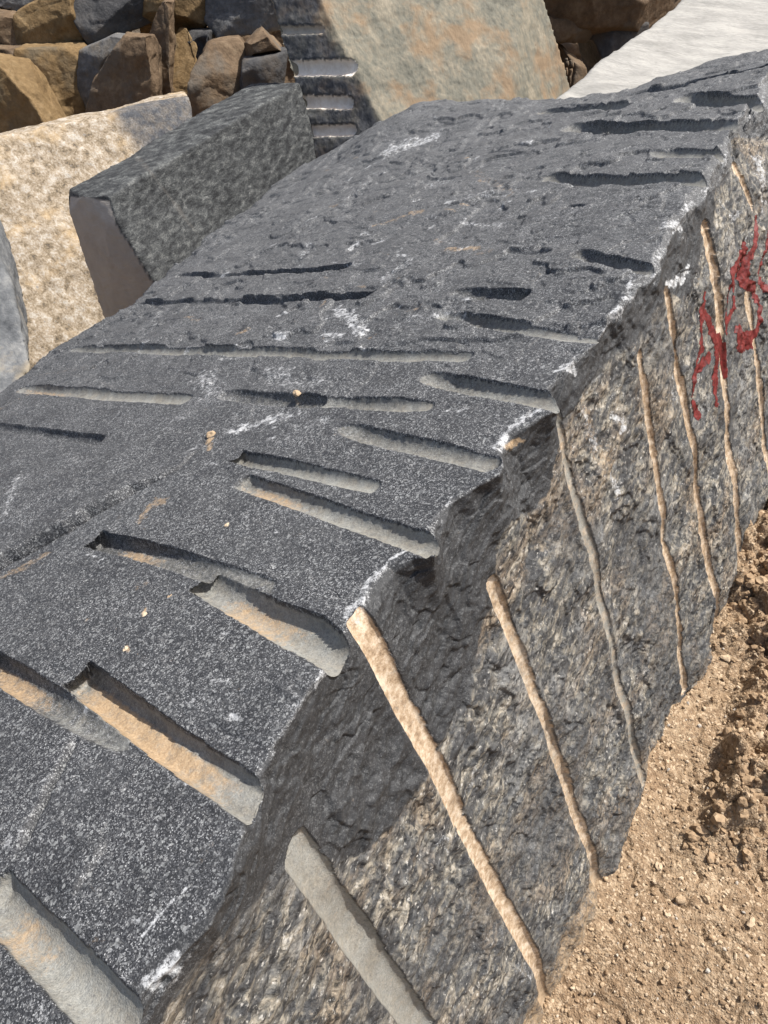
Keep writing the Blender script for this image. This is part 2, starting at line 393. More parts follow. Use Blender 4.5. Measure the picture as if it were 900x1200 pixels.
# corner fan + side share y of the last top column
ang = fan[None, :]; dx = np.sin(ang) + 0 * yend; dz = np.cos(ang) + 0 * yend
t = np.full(dx.shape, .16)
Ye = np.repeat(yend, NF, 1)
for _ in range(5):
    x = CX + dx * t; z = CZ + dz * t
    tt = (T0(x, Ye) + T_rough(x, Ye) - CZ) / dz
    ts = (S0(Ye, z) + S_rough(Ye, z) - CX) / dx
    t = np.minimum(tt, ts)
    # broken arris
    ch = -(0.010 + 0.009 * fbm(Ye * 11, 4, 4, 3))
    n = math.sqrt(.5); e = edge_x(Ye)
    tc = (n * (e + ch) - (n * CX + n * CZ)) / (n * (dx + dz))
    t = np.minimum(t, tc)
Xf = CX + dx * t; Zf = CZ + dz * t
zz = -.16 - zs[None, :] + 0 * yend; Ys = np.repeat(yend, NS, 1)
X = np.concatenate([Xt, Xf, S0(Ys, zz) + S_rough(Ys, zz)], 1)
Y = Yall
Z = np.concatenate([T0(Xt, Yt) + T_rough(Xt, Yt), Zf, zz], 1)
istop = np.zeros(X.shape, bool); istop[:, :NT_] = True
cols = np.arange(X.shape[1]); vertical_zone = (cols < NT_ + NF // 2)[None, :] & np.ones(X.shape, bool)
side_zone = ~vertical_zone
gid = np.zeros(X.shape, int)
m1 = np.zeros(X.shape + (4,), np.float32); m2 = np.zeros_like(m1)
depthcut = np.zeros(X.shape)
# ---- carve the top bores
for gi, (a, b, r, oa, ob, dust, pale, flat) in enumerate(TG):
    A = top_hit(a)[:2]; B = top_hit(b)[:2]; L = np.hypot(*(B - A)); u = (B - A) / L
    s = (X - A[0]) * u[0] + (Y - A[1]) * u[1]
    near = (s > -.06) & (s < L + .06) & (np.abs((X - A[0]) * -u[1] + (Y - A[1]) * u[0]) < .07) & (Z > -.13)
    if gi in (9, 10): pass
    ix = np.where(near); x_, y_, z_ = X[ix], Y[ix], Z[ix]; s = s[ix]
    q = (x_ - A[0]) * -u[1] + (y_ - A[1]) * u[0]
    q = q + 0.0024 * fbm(s * 30, gi * 3.1, 0.5 + 0 * s, 4, .7) + 0.003 * fbm(s * 4, gi * 3.1, 7.5 + 0 * s, 2)
    sc = np.clip(s, 0, L); e = (s - sc) * 1.6 + 0.004 * fbm(x_ * 60, y_ * 60, gi, 2)*(np.abs(s-sc)>0)
    rr = r * (1 + 0.03 * fbm(s * 7, gi * 2.2, 3.0, 3))
    off = oa + (ob - oa) * (sc / L) ** 1.3 + (0.003 if gi < 7 else .0055) * fbm(s * 9, gi * 1.9, 6.0, 4, .6)
    if gi >= 7: off = off + (r * .8 - oa) * np.exp(-sc / (.045 + .02 * (gi % 3)))
    D = q * q + e * e
    zc = T0(x_, y_) + off - np.sqrt(np.clip(rr * rr - D, 0, None))
    if flat: zc = np.maximum(zc, T0(x_, y_) + off - rr * (1 - flat * .35) + 0.003 * fbm(x_ * 40, y_ * 40, 1, 3) + .006 * (q > 0) * 0)
    ins = (D < rr * rr) & (zc < z_ - 0.0004)
    jx = tuple(i[ins] for i in ix)
    depthcut[jx] = z_[ins] - zc[ins]
    Z[jx] = zc[ins]; strong = (z_[ins] - zc[ins]) > 0.0012
    kx = tuple(i[strong] for i in jx); gid[kx] = gi + 1
    f = sc[ins] / L
    dfac = sstep(dust[0] - .15, dust[0] + .15, f) * sstep(dust[1] + .28, dust[1] - .18, f) * dust[2] * sstep(.9 * r, .35 * r, q[ins] + .003)
    m1[jx + (1,)] = np.maximum(m1[jx + (1,)], dfac)
    wall = sstep(.0006, .004, depthcut[jx])
    m1[jx + (3,)] = np.maximum(m1[jx + (3,)], pale * wall * (0.75 + .25 * f))
    m1[jx + (0,)] = 0
    if gi in (0, 1, 3, 5, 4):
        lp = (~ins) & (s < .02) & (s > -r / 1.6 - .09) & (np.abs(q) < r * 1.15)
        sh = .030 * sstep(-r / 1.6 - .09, -r / 1.6, s) * np.clip(1 - (q / (r * 1.15)) ** 2, 0, 1)
        lx_ = tuple(i[lp] for i in ix); X[lx_] += u[0] * sh[lp]; Y[lx_] += u[1] * sh[lp]
    lip = (~ins) & (D < (rr * 1.35) ** 2) & (s > 0) & (s < L)
# ---- carve the side bores
for gi, (pts, r, oa, ob, tan, pale) in enumerate(SG):
    H = [side_hit(p)[1:] for p in pts]; P = np.array(H)
    seg = np.hypot(*(P[1:] - P[:-1]).T); cum = np.concatenate([[0], np.cumsum(seg)]); L = cum[-1]
    near = (Y > P[:, 0].min() - .06) & (Y < P[:, 0].max() + .06) & (Z < P[0, 1] + .05) & (Z > P[-1, 1] - .06) & (cols >= NT_)[None, :]
    ix = np.where(near); y_, z_ = Y[ix], Z[ix]; x_ = X[ix]
    # drilled straight: measured bends are slight, so interpolate y over z
    zc_ = np.clip(z_, P[-1, 1], P[0, 1]); lf = np.polyfit(P[:, 1], P[:, 0], 1); yc = .8 * np.polyval(lf, zc_) + .2 * np.interp(-zc_, -P[:, 1], P[:, 0])
    s = np.interp(-zc_, -P[:, 1], cum); over = np.abs(z_ - zc_) * 1.2
    q = (y_ - yc) + 0.0014 * fbm(s * 24, gi * 2.7, 1.5, 5, .75)
    f = s / L
    rr = r * (1 + 0.035 * fbm(s * 5, gi * 1.2, 3.0, 3))
    off = oa + (ob - oa) * f + .003 + 0.0022 * fbm(s * 6, gi * 4.4, 2.0, 3)
    D = q * q + over * over
    refx = S0(y_, z_) + S_rough(y_, z_, True)
    fl_ = .62 * sstep(2.4, 1.0, np.sqrt(D) / rr); x_ = x_ + (refx - x_) * fl_; X[ix] = x_
    dp_ = np.sqrt(np.clip(rr * rr - D, 0, None)) - off; dmax = (.017 if gi == 0 else .0105) + .0015 * fbm(s * 9, q * 60, gi, 3)
    xc = refx - .001 - np.where(dp_ > 0, dmax * np.tanh(dp_ / dmax), dp_)
    ins = (D < rr * rr) & (xc < x_ - 0.0003)
    jx = tuple(i[ins] for i in ix); cut = x_[ins] - xc[ins]
    X[jx] = xc[ins]
    kx = tuple(i[cut > 0.0010] for i in jx); gid[kx] = 100 + gi
    wall = sstep(.0006, .004, cut)
    m2[jx + (1,)] = np.maximum(m2[jx + (1,)], tan * wall)
    m1[jx + (3,)] = np.maximum(m1[jx + (3,)], pale * wall)

# ---- what lies where on the rock (colours that belong to it)
zb = -Z
warp = 0.13 * fbm(Y * 6, Z * 7, 1.0, 5, .6)
# weathered brown starts this far below the edge
WY, WZ = tab([(-1, .03), (-.45, .03), (-.36, .05), (-.28, .12), (-.2, .26), (-.1, .30), (0, .30), (.12, .30), (.2, .24), (.27, .19), (.34, .10), (.45, .12), (.52, .10), (.6, .05), (.8, .06), (1.0, .09), (1.12, .05), (1.25, .13), (1.4, .06), (1.7, .05), (3, .03)])
lim = np.interp(Y, WY, WZ)
sidemask = sstep(-.02, .05, zb - lim + warp * .6) * (cols >= NT_)[None, :]
sidemask = sidemask * sstep(-.035, .0, X - edge_x(Y) + .7 * zb)
m1[..., 0] = np.where(gid > 0, sidemask * (gid >= 100), sidemask)
fac = (cols >= NT_ + NF // 2 - 6)[None, :] * sstep(.06, -.01, zb - lim + warp * .5) * sstep(.004, .016, zb) * sstep(-.03, .0, X - edge_x(Y) + .7 * zb)
m2[..., 2] = np.where(gid > 0, 0, fac)
def stroke(px, wid, chan, strength=1.0, on='top', arr=None):
    arr = m1 if arr is None else arr
    hit = top_hit if on == 'top' else side_hit
    P = np.array([hit(p) for p in px])
    if len(P) == 1: P = np.concatenate([P, P + [0.004, 0, 0]])
    lo = P.min(0) - wid * 2.5 - .02; hi = P.max(0) + wid * 2.5 + .02
    near = (X > lo[0] - .05) & (X < hi[0] + .05) & (Y > lo[1]) & (Y < hi[1]) & (Z > lo[2] - .05) & (Z < hi[2] + .05)
    ix = np.where(near)
    if not len(ix[0]): return
    p = np.stack([X[ix], Y[ix], Z[ix]], 1); best = np.full(len(p), 9.0)
    wf = 1.3 if arr is m1 else 0.28
    p = p + wf * wid * np.stack([fbm(p[:, 0] * 45, p[:, 1] * 45, p[:, 2] * 45 + k * 7, 4, .7) for k in range(3)], 1)
    for A, B in zip(P[:-1], P[1:]):
        d = B - A; L2 = max(1e-9, d @ d); tt = np.clip(((p - A) @ d) / L2, 0, 1)
        v = p - (A + tt[:, None] * d)
        if on == 'top': v[:, 2] *= .3
        else: v[:, 0] *= .3
        best = np.minimum(best, np.linalg.norm(v, axis=1))
    val = strength * sstep(wid * 1.25, wid * .25, best)
    arr[ix + (chan,)] = np.maximum(arr[ix + (chan,)], val)
WH = [([(398, 362), (412, 374), (425, 388)], .016, .9), ([(455, 328), (485, 302)], .02, .7), ([(430, 272), (445, 262)], .015, .5),
      ([(540, 258), (592, 265)], .012, .7), ([(240, 440), (250, 462)], .025, .7), ([(318, 434), (352, 450), (378, 447)], .022, .65), ([(275, 505), (310, 492), (345, 484)], .018, .85),
      ([(190, 500), (215, 490)], .02, .5), ([(5, 605), (20, 560)], .012, .7), ([(20, 575), (25, 560)], .014, .5), ([(352, 305), (362, 288)], .02, .6), ([(170, 385), (215, 350)], .018, .5),
      ([(235, 375), (262, 370)], .012, .6), ([(150, 368), (200, 345)], .02, .5), ([(340, 500), (385, 492)], .016, .55), ([(300, 345), (330, 340)], .016, .4),
      ([(405, 232), (430, 215)], .03, .55), ([(435, 205), (455, 196)], .03, .5), ([(505, 215), (530, 208)], .03, .6), ([(550, 232), (575, 226)], .03, .65), ([(590, 225), (600, 222)], .02, .6), ([(385, 262), (420, 250)], .02, .4),
      ([(560, 200), (600, 190)], .02, .3), ([(455, 175), (505, 158)], .05, .9), ([(555, 195), (590, 188)], .012, .4), ([(648, 262), (690, 250)], .01, .5),
      ([(620, 420), (640, 430)], .01, .4), ([(515, 480), (545, 476)], .01, .6), ([(355, 925), (375, 910)], .008, .3),
      ([(325, 845), (345, 820)], .008, .5), ([(165, 1095), (218, 1040)], .0035, 1.0), ([(205, 918), (218, 920)], .006, .7), ([(90, 930), (100, 925)], .008, .6), ([(15, 975), (24, 985)], .01, .5), ([(230, 815), (240, 822)], .008, .5),
      ([(300, 1010), (305, 1035), (325, 1050), (345, 1040)], .011, 1.0), ([(300, 1050), (275, 1075), (250, 1098), (222, 1125), (200, 1140), (172, 1152)], .015, .95), ([(60, 1195), (50, 1180)], .01, .6),
      ([(306, 908), (318, 882), (345, 850), (362, 815), (380, 785)], .0045, .8), ([(408, 722), (425, 700), (432, 682), (440, 672)], .012, .9), ([(440, 675), (458, 656), (475, 645)], .006, .9),
      ([(512, 622), (518, 600), (530, 580)], .004, .8), ([(580, 522), (598, 498), (622, 482), (640, 474)], .011, .95), ([(585, 545), (600, 540)], .008, .6), ([(652, 432), (672, 424)], .013, 1.0), ([(660, 438), (680, 408)], .007, .7),
      ([(706, 382), (712, 404)], .009, 1.0), ([(718, 370), (728, 358)], .009, .9), ([(738, 326), (740, 352)], .007, .9), ([(740, 322), (768, 318)], .016, .7), ([(764, 312), (775, 290)], .01, .7), ([(777, 270), (798, 256)], .018, .9), ([(800, 245), (812, 232)], .01, .9),
      ([(822, 222), (835, 205)], .012, 1.0), ([(838, 205), (850, 178)], .012, 1.0), ([(852, 175), (860, 150)], .010, .9), ([(866, 145), (892, 112)], .012, .8), ([(892, 112), (896, 92)], .02, .6)]
_e = [i for i, q in enumerate(WH) if q[0][0] == (300, 1010)][0]
for i, (px, w, st) in enumerate(WH): stroke(px, w * ((1.6 if i < _e else 1.0) if w > .006 else .9), 2, st * (.72 if w > .006 else .75))
for px, w, st in [([(845, 235), (855, 255), (862, 252)], .01, .6), ([(780, 335), (800, 328), (806, 315)], .014, .8), ([(690, 480), (700, 520)], .02, .5), ([(735, 340), (738, 350)], .01, .7), ([(715, 560), (725, 580)], .015, .7), ([(722, 488), (730, 500)], .02, .7), ([(890, 190), (892, 240)], .03, .7), ([(870, 270), (866, 300)], .02, .5),
                  ([(785, 440), (790, 470)], .012, .5), ([(560, 905), (556, 925)], .02, .5), ([(520, 985), (530, 1000)], .02, .4), ([(600, 1130), (620, 1140)], .02, .4)]: stroke(px, w, 2, st, 'side')
for px, w, st in [([(165, 608), (178, 590), (190, 588)], .022, .7), ([(245, 512), (246, 526)], .012, .8), ([(0, 676), (30, 664), (55, 649)], .020, .6), ([(440, 266), (490, 250)], .03, .6), ([(525, 292), (560, 294)], .02, .7), ([(560, 300), (575, 296)], .02, .5), ([(590, 240), (540, 215)], .04, .25),
                  ([(40, 440), (110, 430)], .02, .35), ([(0, 480), (35, 462)], .03, .4), ([(345, 462), (352, 470)], .012, .8), ([(600, 225), (555, 200)], .03, .4), ([(170, 722), (173, 716)], .005, .9), ([(148, 760), (150, 766)], .005, .9), ([(160, 690), (175, 680)], .01, .5), ([(100, 730), (105, 725)], .006, .5),
                  ([(120, 1095), (100, 1110)], .012, .4), ([(30, 1085), (45, 1110)], .02, .6)]: stroke(px, w, 1, st)
for px, w, st in [([(690, 470), (700, 520), (720, 560)], .03, .55), ([(590, 525), (605, 518)], .01, .9), ([(690, 1080), (640, 1150)], .08, .4), ([(760, 880), (720, 950)], .06, .45), ([(870, 640), (840, 745)], .03, .45)]: stroke(px, w, 1, st, 'side')
_r = random.Random(11)
for _ in range(150):
    x_, y_ = _r.uniform(120, 760), _r.uniform(130, 420)
    if y_ < 480 - .74 * x_ or y_ > 900 - 1.0 * x_ : continue
    L_ = _r.uniform(4, 26) * (y_ / 400); a_ = _r.choice([-.5, -.3, .1, -.9]) + _r.uniform(-.2, .2)
    stroke([(x_, y_), (x_ + L_ * math.cos(a_), y_ + L_ * .5 * math.sin(a_))], _r.uniform(.008, .022), 2 if _r.random() < .85 else 1, _r.uniform(.35, .7))
for _ in range(60):
    x_, y_ = _r.uniform(0, 480), _r.uniform(440, 1150)
    if y_ > 1250 - 1.1 * x_ + 100: continue
    L_ = _r.uniform(3, 20); a_ = _r.uniform(-1.2, .4)
    stroke([(x_, y_), (x_ + L_ * math.cos(a_), y_ + L_ * .5 * math.sin(a_))], _r.uniform(.004, .010), 2, _r.uniform(.3, .6))
m1[..., 1] = np.maximum(m1[..., 1], .75 * sstep(-1.12, -1.36, Z + .12 * fbm(Y * 5, Z * 3, 2, 4) - .07 * sstep(.9, 1.7, Y)) * (cols >= NT_)[None, :])
# red marks: soft overspray on the rock, body of the strokes as a coat of paint
def zp(*q): return [(740 + a / 3.75, 180 + b / 3.75) for a, b in q]
RED = [(zp((308, 640), (318, 700)), .014), (zp((306, 690), (308, 860), (282, 930), (265, 990), (262, 1080), (285, 1150)), .0085), (zp((318, 690), (345, 740), (375, 850), (368, 1000), (362, 1090)), .011),
       (zp((275, 975), (310, 930), (340, 890)), .009), (zp((390, 810), (408, 880), (418, 970)), .010), (zp((470, 420), (478, 450)), .016), (zp((470, 430), (430, 480), (410, 530), (408, 640), (422, 760)), .0085),
       (zp((482, 430), (472, 560), (465, 680), (428, 745)), .0075), (zp((425, 735), (420, 770)), .013), (zp((540, 290), (535, 350), (515, 440), (495, 500)), .0085), (zp((500, 480), (495, 545), (505, 560)), .018),
       (zp((505, 560), (540, 600), (570, 680), (562, 770), (520, 825)), .011), (zp((530, 815), (480, 835), (476, 790)), .020), (zp((602, 340), (585, 430), (568, 500), (580, 570), (602, 610)), .010), (zp((620, 300), (640, 420), (620, 600)), .012)]
coat = np.zeros(X.shape + (1,), np.float32)
for px, w in RED:
    stroke(px, w * 1.9, 0, .62, 'side', m2); stroke(px, w * 1.75, 0, 1.0, 'side', coat)

# ---- skirts: left edge, far end and near end go down
def skirt(cols_):  # cols_: (n,3) edge points -> rings down
    pass
P3 = np.stack([X, Y, Z], -1)
rim = 26
def drop(edge, outdir, bot=-1.66):
    """rings from an edge of points straight down, slightly rough"""
    out = []
    for i in range(1, rim + 1):
        f = (i / rim) ** 1.6; z = edge[:, 2] + (bot - edge[:, 2]) * f
        p = edge.copy(); p[:, 2] = z
        bul = 0.03 * fbm(edge[:, 0] * 3, edge[:, 1] * 3, z * 3, 4) * min(1, i / 3) + .004 * i ** .5
        p[:, 0] += outdir[0] * bul; p[:, 1] += outdir[1] * bul
        out.append(p)
    return np.stack(out, 0)
left = drop(P3[:, 0, :], (-1, 0)).transpose(1, 0, 2)[:, ::-1]               # NR x rim
full = np.concatenate([left, P3], 1)
padA = lambda A: np.concatenate([np.repeat(A[:, :1], rim, 1) * 0, A], 1)
m1 = padA(m1); m2 = padA(m2); coat = padA(coat); gid = padA(gid)
m1[:, :rim, 0] = sstep(0, 6, np.arange(rim)[::-1])[None, :] * .7
zf = full[-1, :, 2]
def enddrop(row, sgn):
    out = []
    for i in range(1, rim + 1):
        f = (i / rim) ** 1.6; p = row.copy(); p[:, 2] = np.minimum(row[:, 2], row[:, 2] * (1 - f) - 1.45 * f)
        p[:, 1] += sgn * (0.03 * fbm(row[:, 0] * 3, 1.0, p[:, 2] * 3, 4) * min(1, i / 3) + .003 * i)
        out.append(p)
    return np.stack(out, 0)
full = np.concatenate([enddrop(full[0], -1)[::-1], full, enddrop(full[-1], 1)], 0)
padR = lambda A: np.concatenate([np.repeat(A[:1], rim, 0) * 0, A, np.repeat(A[:1], rim, 0) * 0], 0)
m1 = padR(m1); m2 = padR(m2); coat = padR(coat); gid = padR(gid)
m1[-rim:, :, 0] = sstep(0, 5, np.arange(rim))[:, None] * .7; m1[:rim, :, 0] = .7
nr, nc = full.shape[:2]
du = np.gradient(full, axis=1); dv = np.gradient(full, axis=0)
nrm = np.cross(du, dv); nrm /= np.maximum(1e-12, np.linalg.norm(nrm, axis=-1, keepdims=True))
co = full.reshape(-1, 3); nrm = nrm.reshape(-1, 3)
faces = grid_faces(nr, nc)
A1 = m1.reshape(-1, 4); A2 = m2.reshape(-1, 4); A2[:, 3] = 1
g = gid.reshape(-1)[faces]; gmaj = np.where((g > 0).sum(1) >= 3, g.max(1), 0)
cf = coat.reshape(-1)[faces].mean(1) > .42

block = bpy.data.objects.new('drilled_stone_block', None); scene.collection.objects.link(block)
block.matrix_world = Matrix.Translation(Vector(OFF)) @ Matrix([tuple(r) for r in WB]).to_4x4()
tag(block, 'huge dark speckled stone block in the foreground, scored with drill grooves', 'stone block')
attrs = {'m1': A1, 'm2': A2}
link('rock_body', sub_mesh('rock_body', co, faces, gmaj == 0, attrs, nrm), M_ROCK, block)
for k_ in sorted(set(gmaj[gmaj > 0].tolist())):
    sel = gmaj == k_
    if sel.sum() < 30: continue
    o = link('drill_groove', sub_mesh('drill_groove', co, faces, sel, attrs, nrm), M_ROCK, block)
    if k_ == 101: o['label'] = 'long tan drill groove running down the side'
link('painted_marking', sub_mesh('painted_marking', co, faces, cf, {}, nrm, 0.0012), M_PAINT, block)

# ================================================================== GROUND
def ground_material():
    k = NT('quarry_soil')
    n1 = k.noise(5, 6, 0.65); n2 = k.noise(55, 5, 0.7); v = k.sep(k.vor(170).outputs['Color'])
    c = k.ramp(n2, [(0.28, (0.14, 0.095, 0.058)), (0.5, (0.28, 0.20, 0.128)), (0.7, (0.42, 0.325, 0.22))])
    c = k.mix(k.ramp(n1, [(0.45, 0.0), (0.68, 0.45)]), c, (0.19, 0.115, 0.065))
    c = k.mix(k.ramp(v[0], [(0.78, 0.0), (0.92, 0.7)]), c, (0.55, 0.43, 0.30))
    c = k.mix(k.ramp(v[1], [(0.88, 0.0), (0.95, 0.6)]), c, (0.11, 0.075, 0.05))
    k.bump((k.noise(45, 6, 0.7), 0.010, 0.8), (k.vor(190).outputs['Distance'], 0.003, 0.8))
    return k.fin(c, 0.95, 0.1)
M_SOIL = ground_material()
def gh(x, y):
    slope = np.interp(y, [-.6, -.1, .27, .66, 1.16, 1.62, 2.6], [-.33, -.20, -.075, -.05, -.03, .06, .12]) + .03
    h = slope - 0.02 + 0.035 * fbm(x * 1.7, y * 1.7, 3.3, 3)
    pass
    h = h + 0.035 * np.exp(-np.clip(x - .24, 0, 9) / .06) * (0.7 + .6 * fbm(x * 5, y * 5, 1, 3))
    clod = np.clip(sstep(.36, .46, x + .16 * fbm(x * 4, y * 4, 9, 3)) * sstep(.50, .75, y + .1 * fbm(x * 6, y * 6, 2, 2)) + sstep(1.05, 1.3, y), 0, 1)
    wx = x + .012 * fbm(x * 30, y * 30, 2, 2); wy = y + .012 * fbm(x * 30, y * 30, 6, 2)
    for cell, amp, sd in ((.12, .075, 1), (.06, .048, 7), (.028, .022, 13)):
        d, v = worley(wx, wy, cell, sd)
        h = h + (0.04 + .96 * clod) * amp * (0.55 + .7 * v) * np.sqrt(np.clip(1 - (d / .72) ** 2, 0, 1))
    d, v = worley(wx, wy, .018, 21)
    h = h + 0.004 * np.clip(v, 0, 1) * np.sqrt(np.clip(1 - (d / .6) ** 2, 0, 1))
    h = h + 0.007 * fbm(x * 16, y * 16, 4, 4, .6) + .002 * fbm(x * 90, y * 90, 4, 2)
    crack = np.abs(fbm(x * 7 + 3, y * 7, 1, 3)); h = h - 0.012 * sstep(.03, .0, crack) * (1 - clod)
    return h
def axis(lo, hi, step, far):
    a = list(np.arange(lo, hi, step)); s = step; v = lo; L = []
    while v > -far: s *= 1.12; v -= s; L.append(v)
    s = step; v = a[-1]; Rr = []
    while v < far: s *= 1.12; v += s; Rr.append(v)
    return np.array(L[::-1] + a + Rr)
gx = axis(-.12, 1.0, .0042, 400); gy = axis(-.35, 2.6, .0048, 400)
GX, GY = np.meshgrid(gx, gy, indexing='xy')
GZ = gh(GX, GY); fa = sstep(3, 9, np.hypot(GX, GY)); GZ = GZ * (1 - fa) + fa * .1 * fbm(GX * .3, GY * .3, 1, 3)
def drop_(x, y): return 1.7 * sstep(-1.9, -3.3, x + .3 * fbm(x, y, 1, 2)) * sstep(12, 9, -x) + .9 * sstep(3.1, 4.4, y) * sstep(1.5, -1.5, x) * sstep(-4, -2.5, x)
GZ = GZ - drop_(GX, GY)
gme = mesh_np('ground', np.stack([GX, GY, GZ], -1).reshape(-1, 3), grid_faces(len(gy), len(gx)))
tag(link('ground', gme, M_SOIL), kind='structure')

def stone_mesh_template(seed, sub=1):
    bm = bmesh.new(); bmesh.ops.create_icosphere(bm, subdivisions=sub, radius=1)
    r = random.Random(seed)
    for v in bm.verts:
        n = mnoise.noise(v.co * 1.3 + Vector((seed * 3.1, 0, 0))); v.co *= 1 + .5 * n + .35 * mnoise.noise(v.co * 3.1 + Vector((0, seed * 2.3, 0))) + r.uniform(-.10, .10)
    a = np.array([v.co[:] for v in bm.verts]); f = np.array([[v.index for v in fc.verts] for fc in bm.faces]); bm.free()
    return a, f
tmpl = [stone_mesh_template(i) for i in range(8)]
def pebble_material():
    k = NT('gravel_stones')
    a = k.sep(k.attr('tint'))
    c = k.ramp(a[0], [(0.0, (0.17, 0.11, 0.065)), (0.35, (0.30, 0.205, 0.125)), (0.7, (0.46, 0.35, 0.235)), (0.95, (0.58, 0.48, 0.36)), (1.0, (0.46, 0.46, 0.44))])
    c = k.mix(0.35, c, k.ramp(k.noise(90, 4, .6), [(0.3, (0.13, 0.085, 0.05)), (0.7, (0.50, 0.38, 0.25))]))
    k.bump((k.noise(120, 4, .7), .002, .7)); return k.fin(c, 0.9, .15)
M_PEB = pebble_material()
tmpl2 = [stone_mesh_template(i + 50, 2) for i in range(8)]
def scatter(n, lo, hi, xr, yr, seed, name, mask=None, power=3.0, tm=tmpl, tr=(0, 1), sink=.25, smooth=False):
    r = np.random.RandomState(seed); V = []; Fc = []; Tn = []; base = 0
    xs_ = r.uniform(*xr, n); ys_ = r.uniform(*yr, n)
    if mask is not None:
        kp = r.rand(n) < mask(xs_, ys_); xs_, ys_ = xs_[kp], ys_[kp]
    hs = gh(xs_, ys_)
    for x, y, h in zip(xs_, ys_, hs):
        a, f = tm[r.randint(8)]; s = lo + (hi - lo) * r.rand() ** power
        e = r.rand(3) * 6.28; Rm = np.array(Matrix.Rotation(e[0], 3, 'X') @ Matrix.Rotation(e[1], 3, 'Y') @ Matrix.Rotation(e[2], 3, 'Z'))
        p = (a * (s * r.uniform(.6, 1.1, 3))) @ Rm.T + [x, y, h + s * sink]
        V.append(p); Fc.append(f + base); base += len(p); Tn.append(np.repeat(tr[0] + (tr[1] - tr[0]) * r.rand(), len(p)))
    V = np.concatenate(V); Tn = np.concatenate(Tn)
    me = mesh_np(name, V, np.concatenate(Fc), {'tint': np.stack([Tn, Tn, Tn, Tn * 0 + 1], -1)}, smooth=smooth)
    return link(name, me, M_PEB)
g1 = scatter(30000, .0013, .0080, (.2, .95), (-.35, 2.4), 3, 'gravel', lambda x, y: np.clip(1.4 - y * .4, .25, 1), 9.0)
tag(g1, 'fine tan gravel and grit scattered over the soil', 'gravel', kind='stuff')
g2 = scatter(4200, .004, .020, (.26, 1.0), (.5, 2.4), 5, 'soil_clods', lambda x, y: sstep(.30, .48, x + .1 * fbm(x * 4, y * 4, 9, 2)) + sstep(1.05, 1.3, y), 2.2, tm=tmpl2, tr=(0, .45), sink=-.05)
tag(g2, 'crumbly brown lumps of dug soil beside the block', 'soil clods', kind='stuff')

# ================================================================== LOOSE BLOCKS BEHIND
def remesh(co, faces, voxel):
    me = bpy.data.meshes.new('tmp'); me.from_pydata([tuple(c) for c in co], [], faces); me.update()
    bm = bmesh.new(); bm.from_mesh(me); bmesh.ops.recalc_face_normals(bm, faces=bm.faces)
    if bm.calc_volume(signed=True) < 0: bmesh.ops.reverse_faces(bm, faces=bm.faces)
    bmesh.ops.triangulate(bm, faces=bm.faces); bm.to_mesh(me); bm.free()
    o = bpy.data.objects.new('tmp', me); scene.collection.objects.link(o)
    m = o.modifiers.new('r', 'REMESH'); m.mode = 'VOXEL'; m.voxel_size = voxel
    dg = bpy.context.evaluated_depsgraph_get(); ev = o.evaluated_get(dg); e = ev.to_mesh()
    n = len(e.vertices); V = np.zeros(n * 3, np.float32); e.vertices.foreach_get('co', V); V = V.reshape(-1, 3).astype(float)
    N = np.zeros(n * 3, np.float32); e.vertices.foreach_get('normal', N); N = N.reshape(-1, 3).astype(float)
    Fq = [list(p.vertices) for p in e.polygons]
    ev.to_mesh_clear(); bpy.data.objects.remove(o)
    Fq = [f if len(f) == 4 else f + [f[-1]] for f in Fq]
    return V, N, Fq
def facets(V, n, amp, seed):
    r = np.random.RandomState(seed); lo, hi = V.min(0), V.max(0)
    S = r.uniform(lo, hi, (n, 3)); G = r.normal(size=(n, 3)); G /= np.linalg.norm(G, axis=1)[:, None]; c = r.uniform(-1, 1, n)
    P = V + .05 * np.stack([fbm(V[:, 0] * 4, V[:, 1] * 4, V[:, 2] * 4 + k * 9, 3) for k in range(3)], 1)
    i = ((P[:, None, :] - S[None]) ** 2).sum(-1).argmin(1)
    return amp * (((V - S[i]) * G[i]).sum(1) * 2.2 + c[i] * .12)
def cuts(V, n, seed, frac=(.03, .14)):
    r = np.random.RandomState(seed); ext = np.linalg.norm(V.max(0) - V.min(0))
    for _ in range(n):
        g = r.normal(size=3) * [1, 1, .8] - hz * .9; g /= np.linalg.norm(g)
        h = V @ g; d = h.max() - ext * r.uniform(*frac); o = np.maximum(0, h - d); V = V - o[:, None] * g
    return V
def rock_from(co, faces, voxel, name, mat, amp=(.02, 2.5, .008, 11), carve=None, stepped=0.0, seed=0.0, masks=None, fac=None, cut=None, cutf=(.02, .09)):
    V, N, Fq = remesh(co, faces, voxel)
    N0 = N.copy()
    if cut: V = cuts(V, cut, int(seed * 10) + 3, cutf)
    a, f1, b, f2 = amp
    x, y, z = V[:, 0] + seed, V[:, 1] + seed * .7, V[:, 2] - seed
    d = a * fbm(x * f1, y * f1, z * f1, 3) + b * fbm(x * f2, y * f2, z * f2, 4, .6, True)
    if stepped: s = fbm(x * 1.6, y * 1.6, z * 3, 3); d = d + stepped * (sstep(.0, .03, s) - .5) + stepped * .6 * (sstep(.2, .22, s) - .5)
    if fac: d = d + facets(V, fac[0], fac[1], int(seed * 10) + 1)
    W = V + N * d[:, None]
    att = np.zeros((len(V), 4), np.float32); att[:, 3] = 1
    gids = np.zeros(len(V), int)
    if carve: W, gids, att = carve(V, N0, W, att)
    if masks: masks(V, N0, att)
    return W, Fq, gids, att
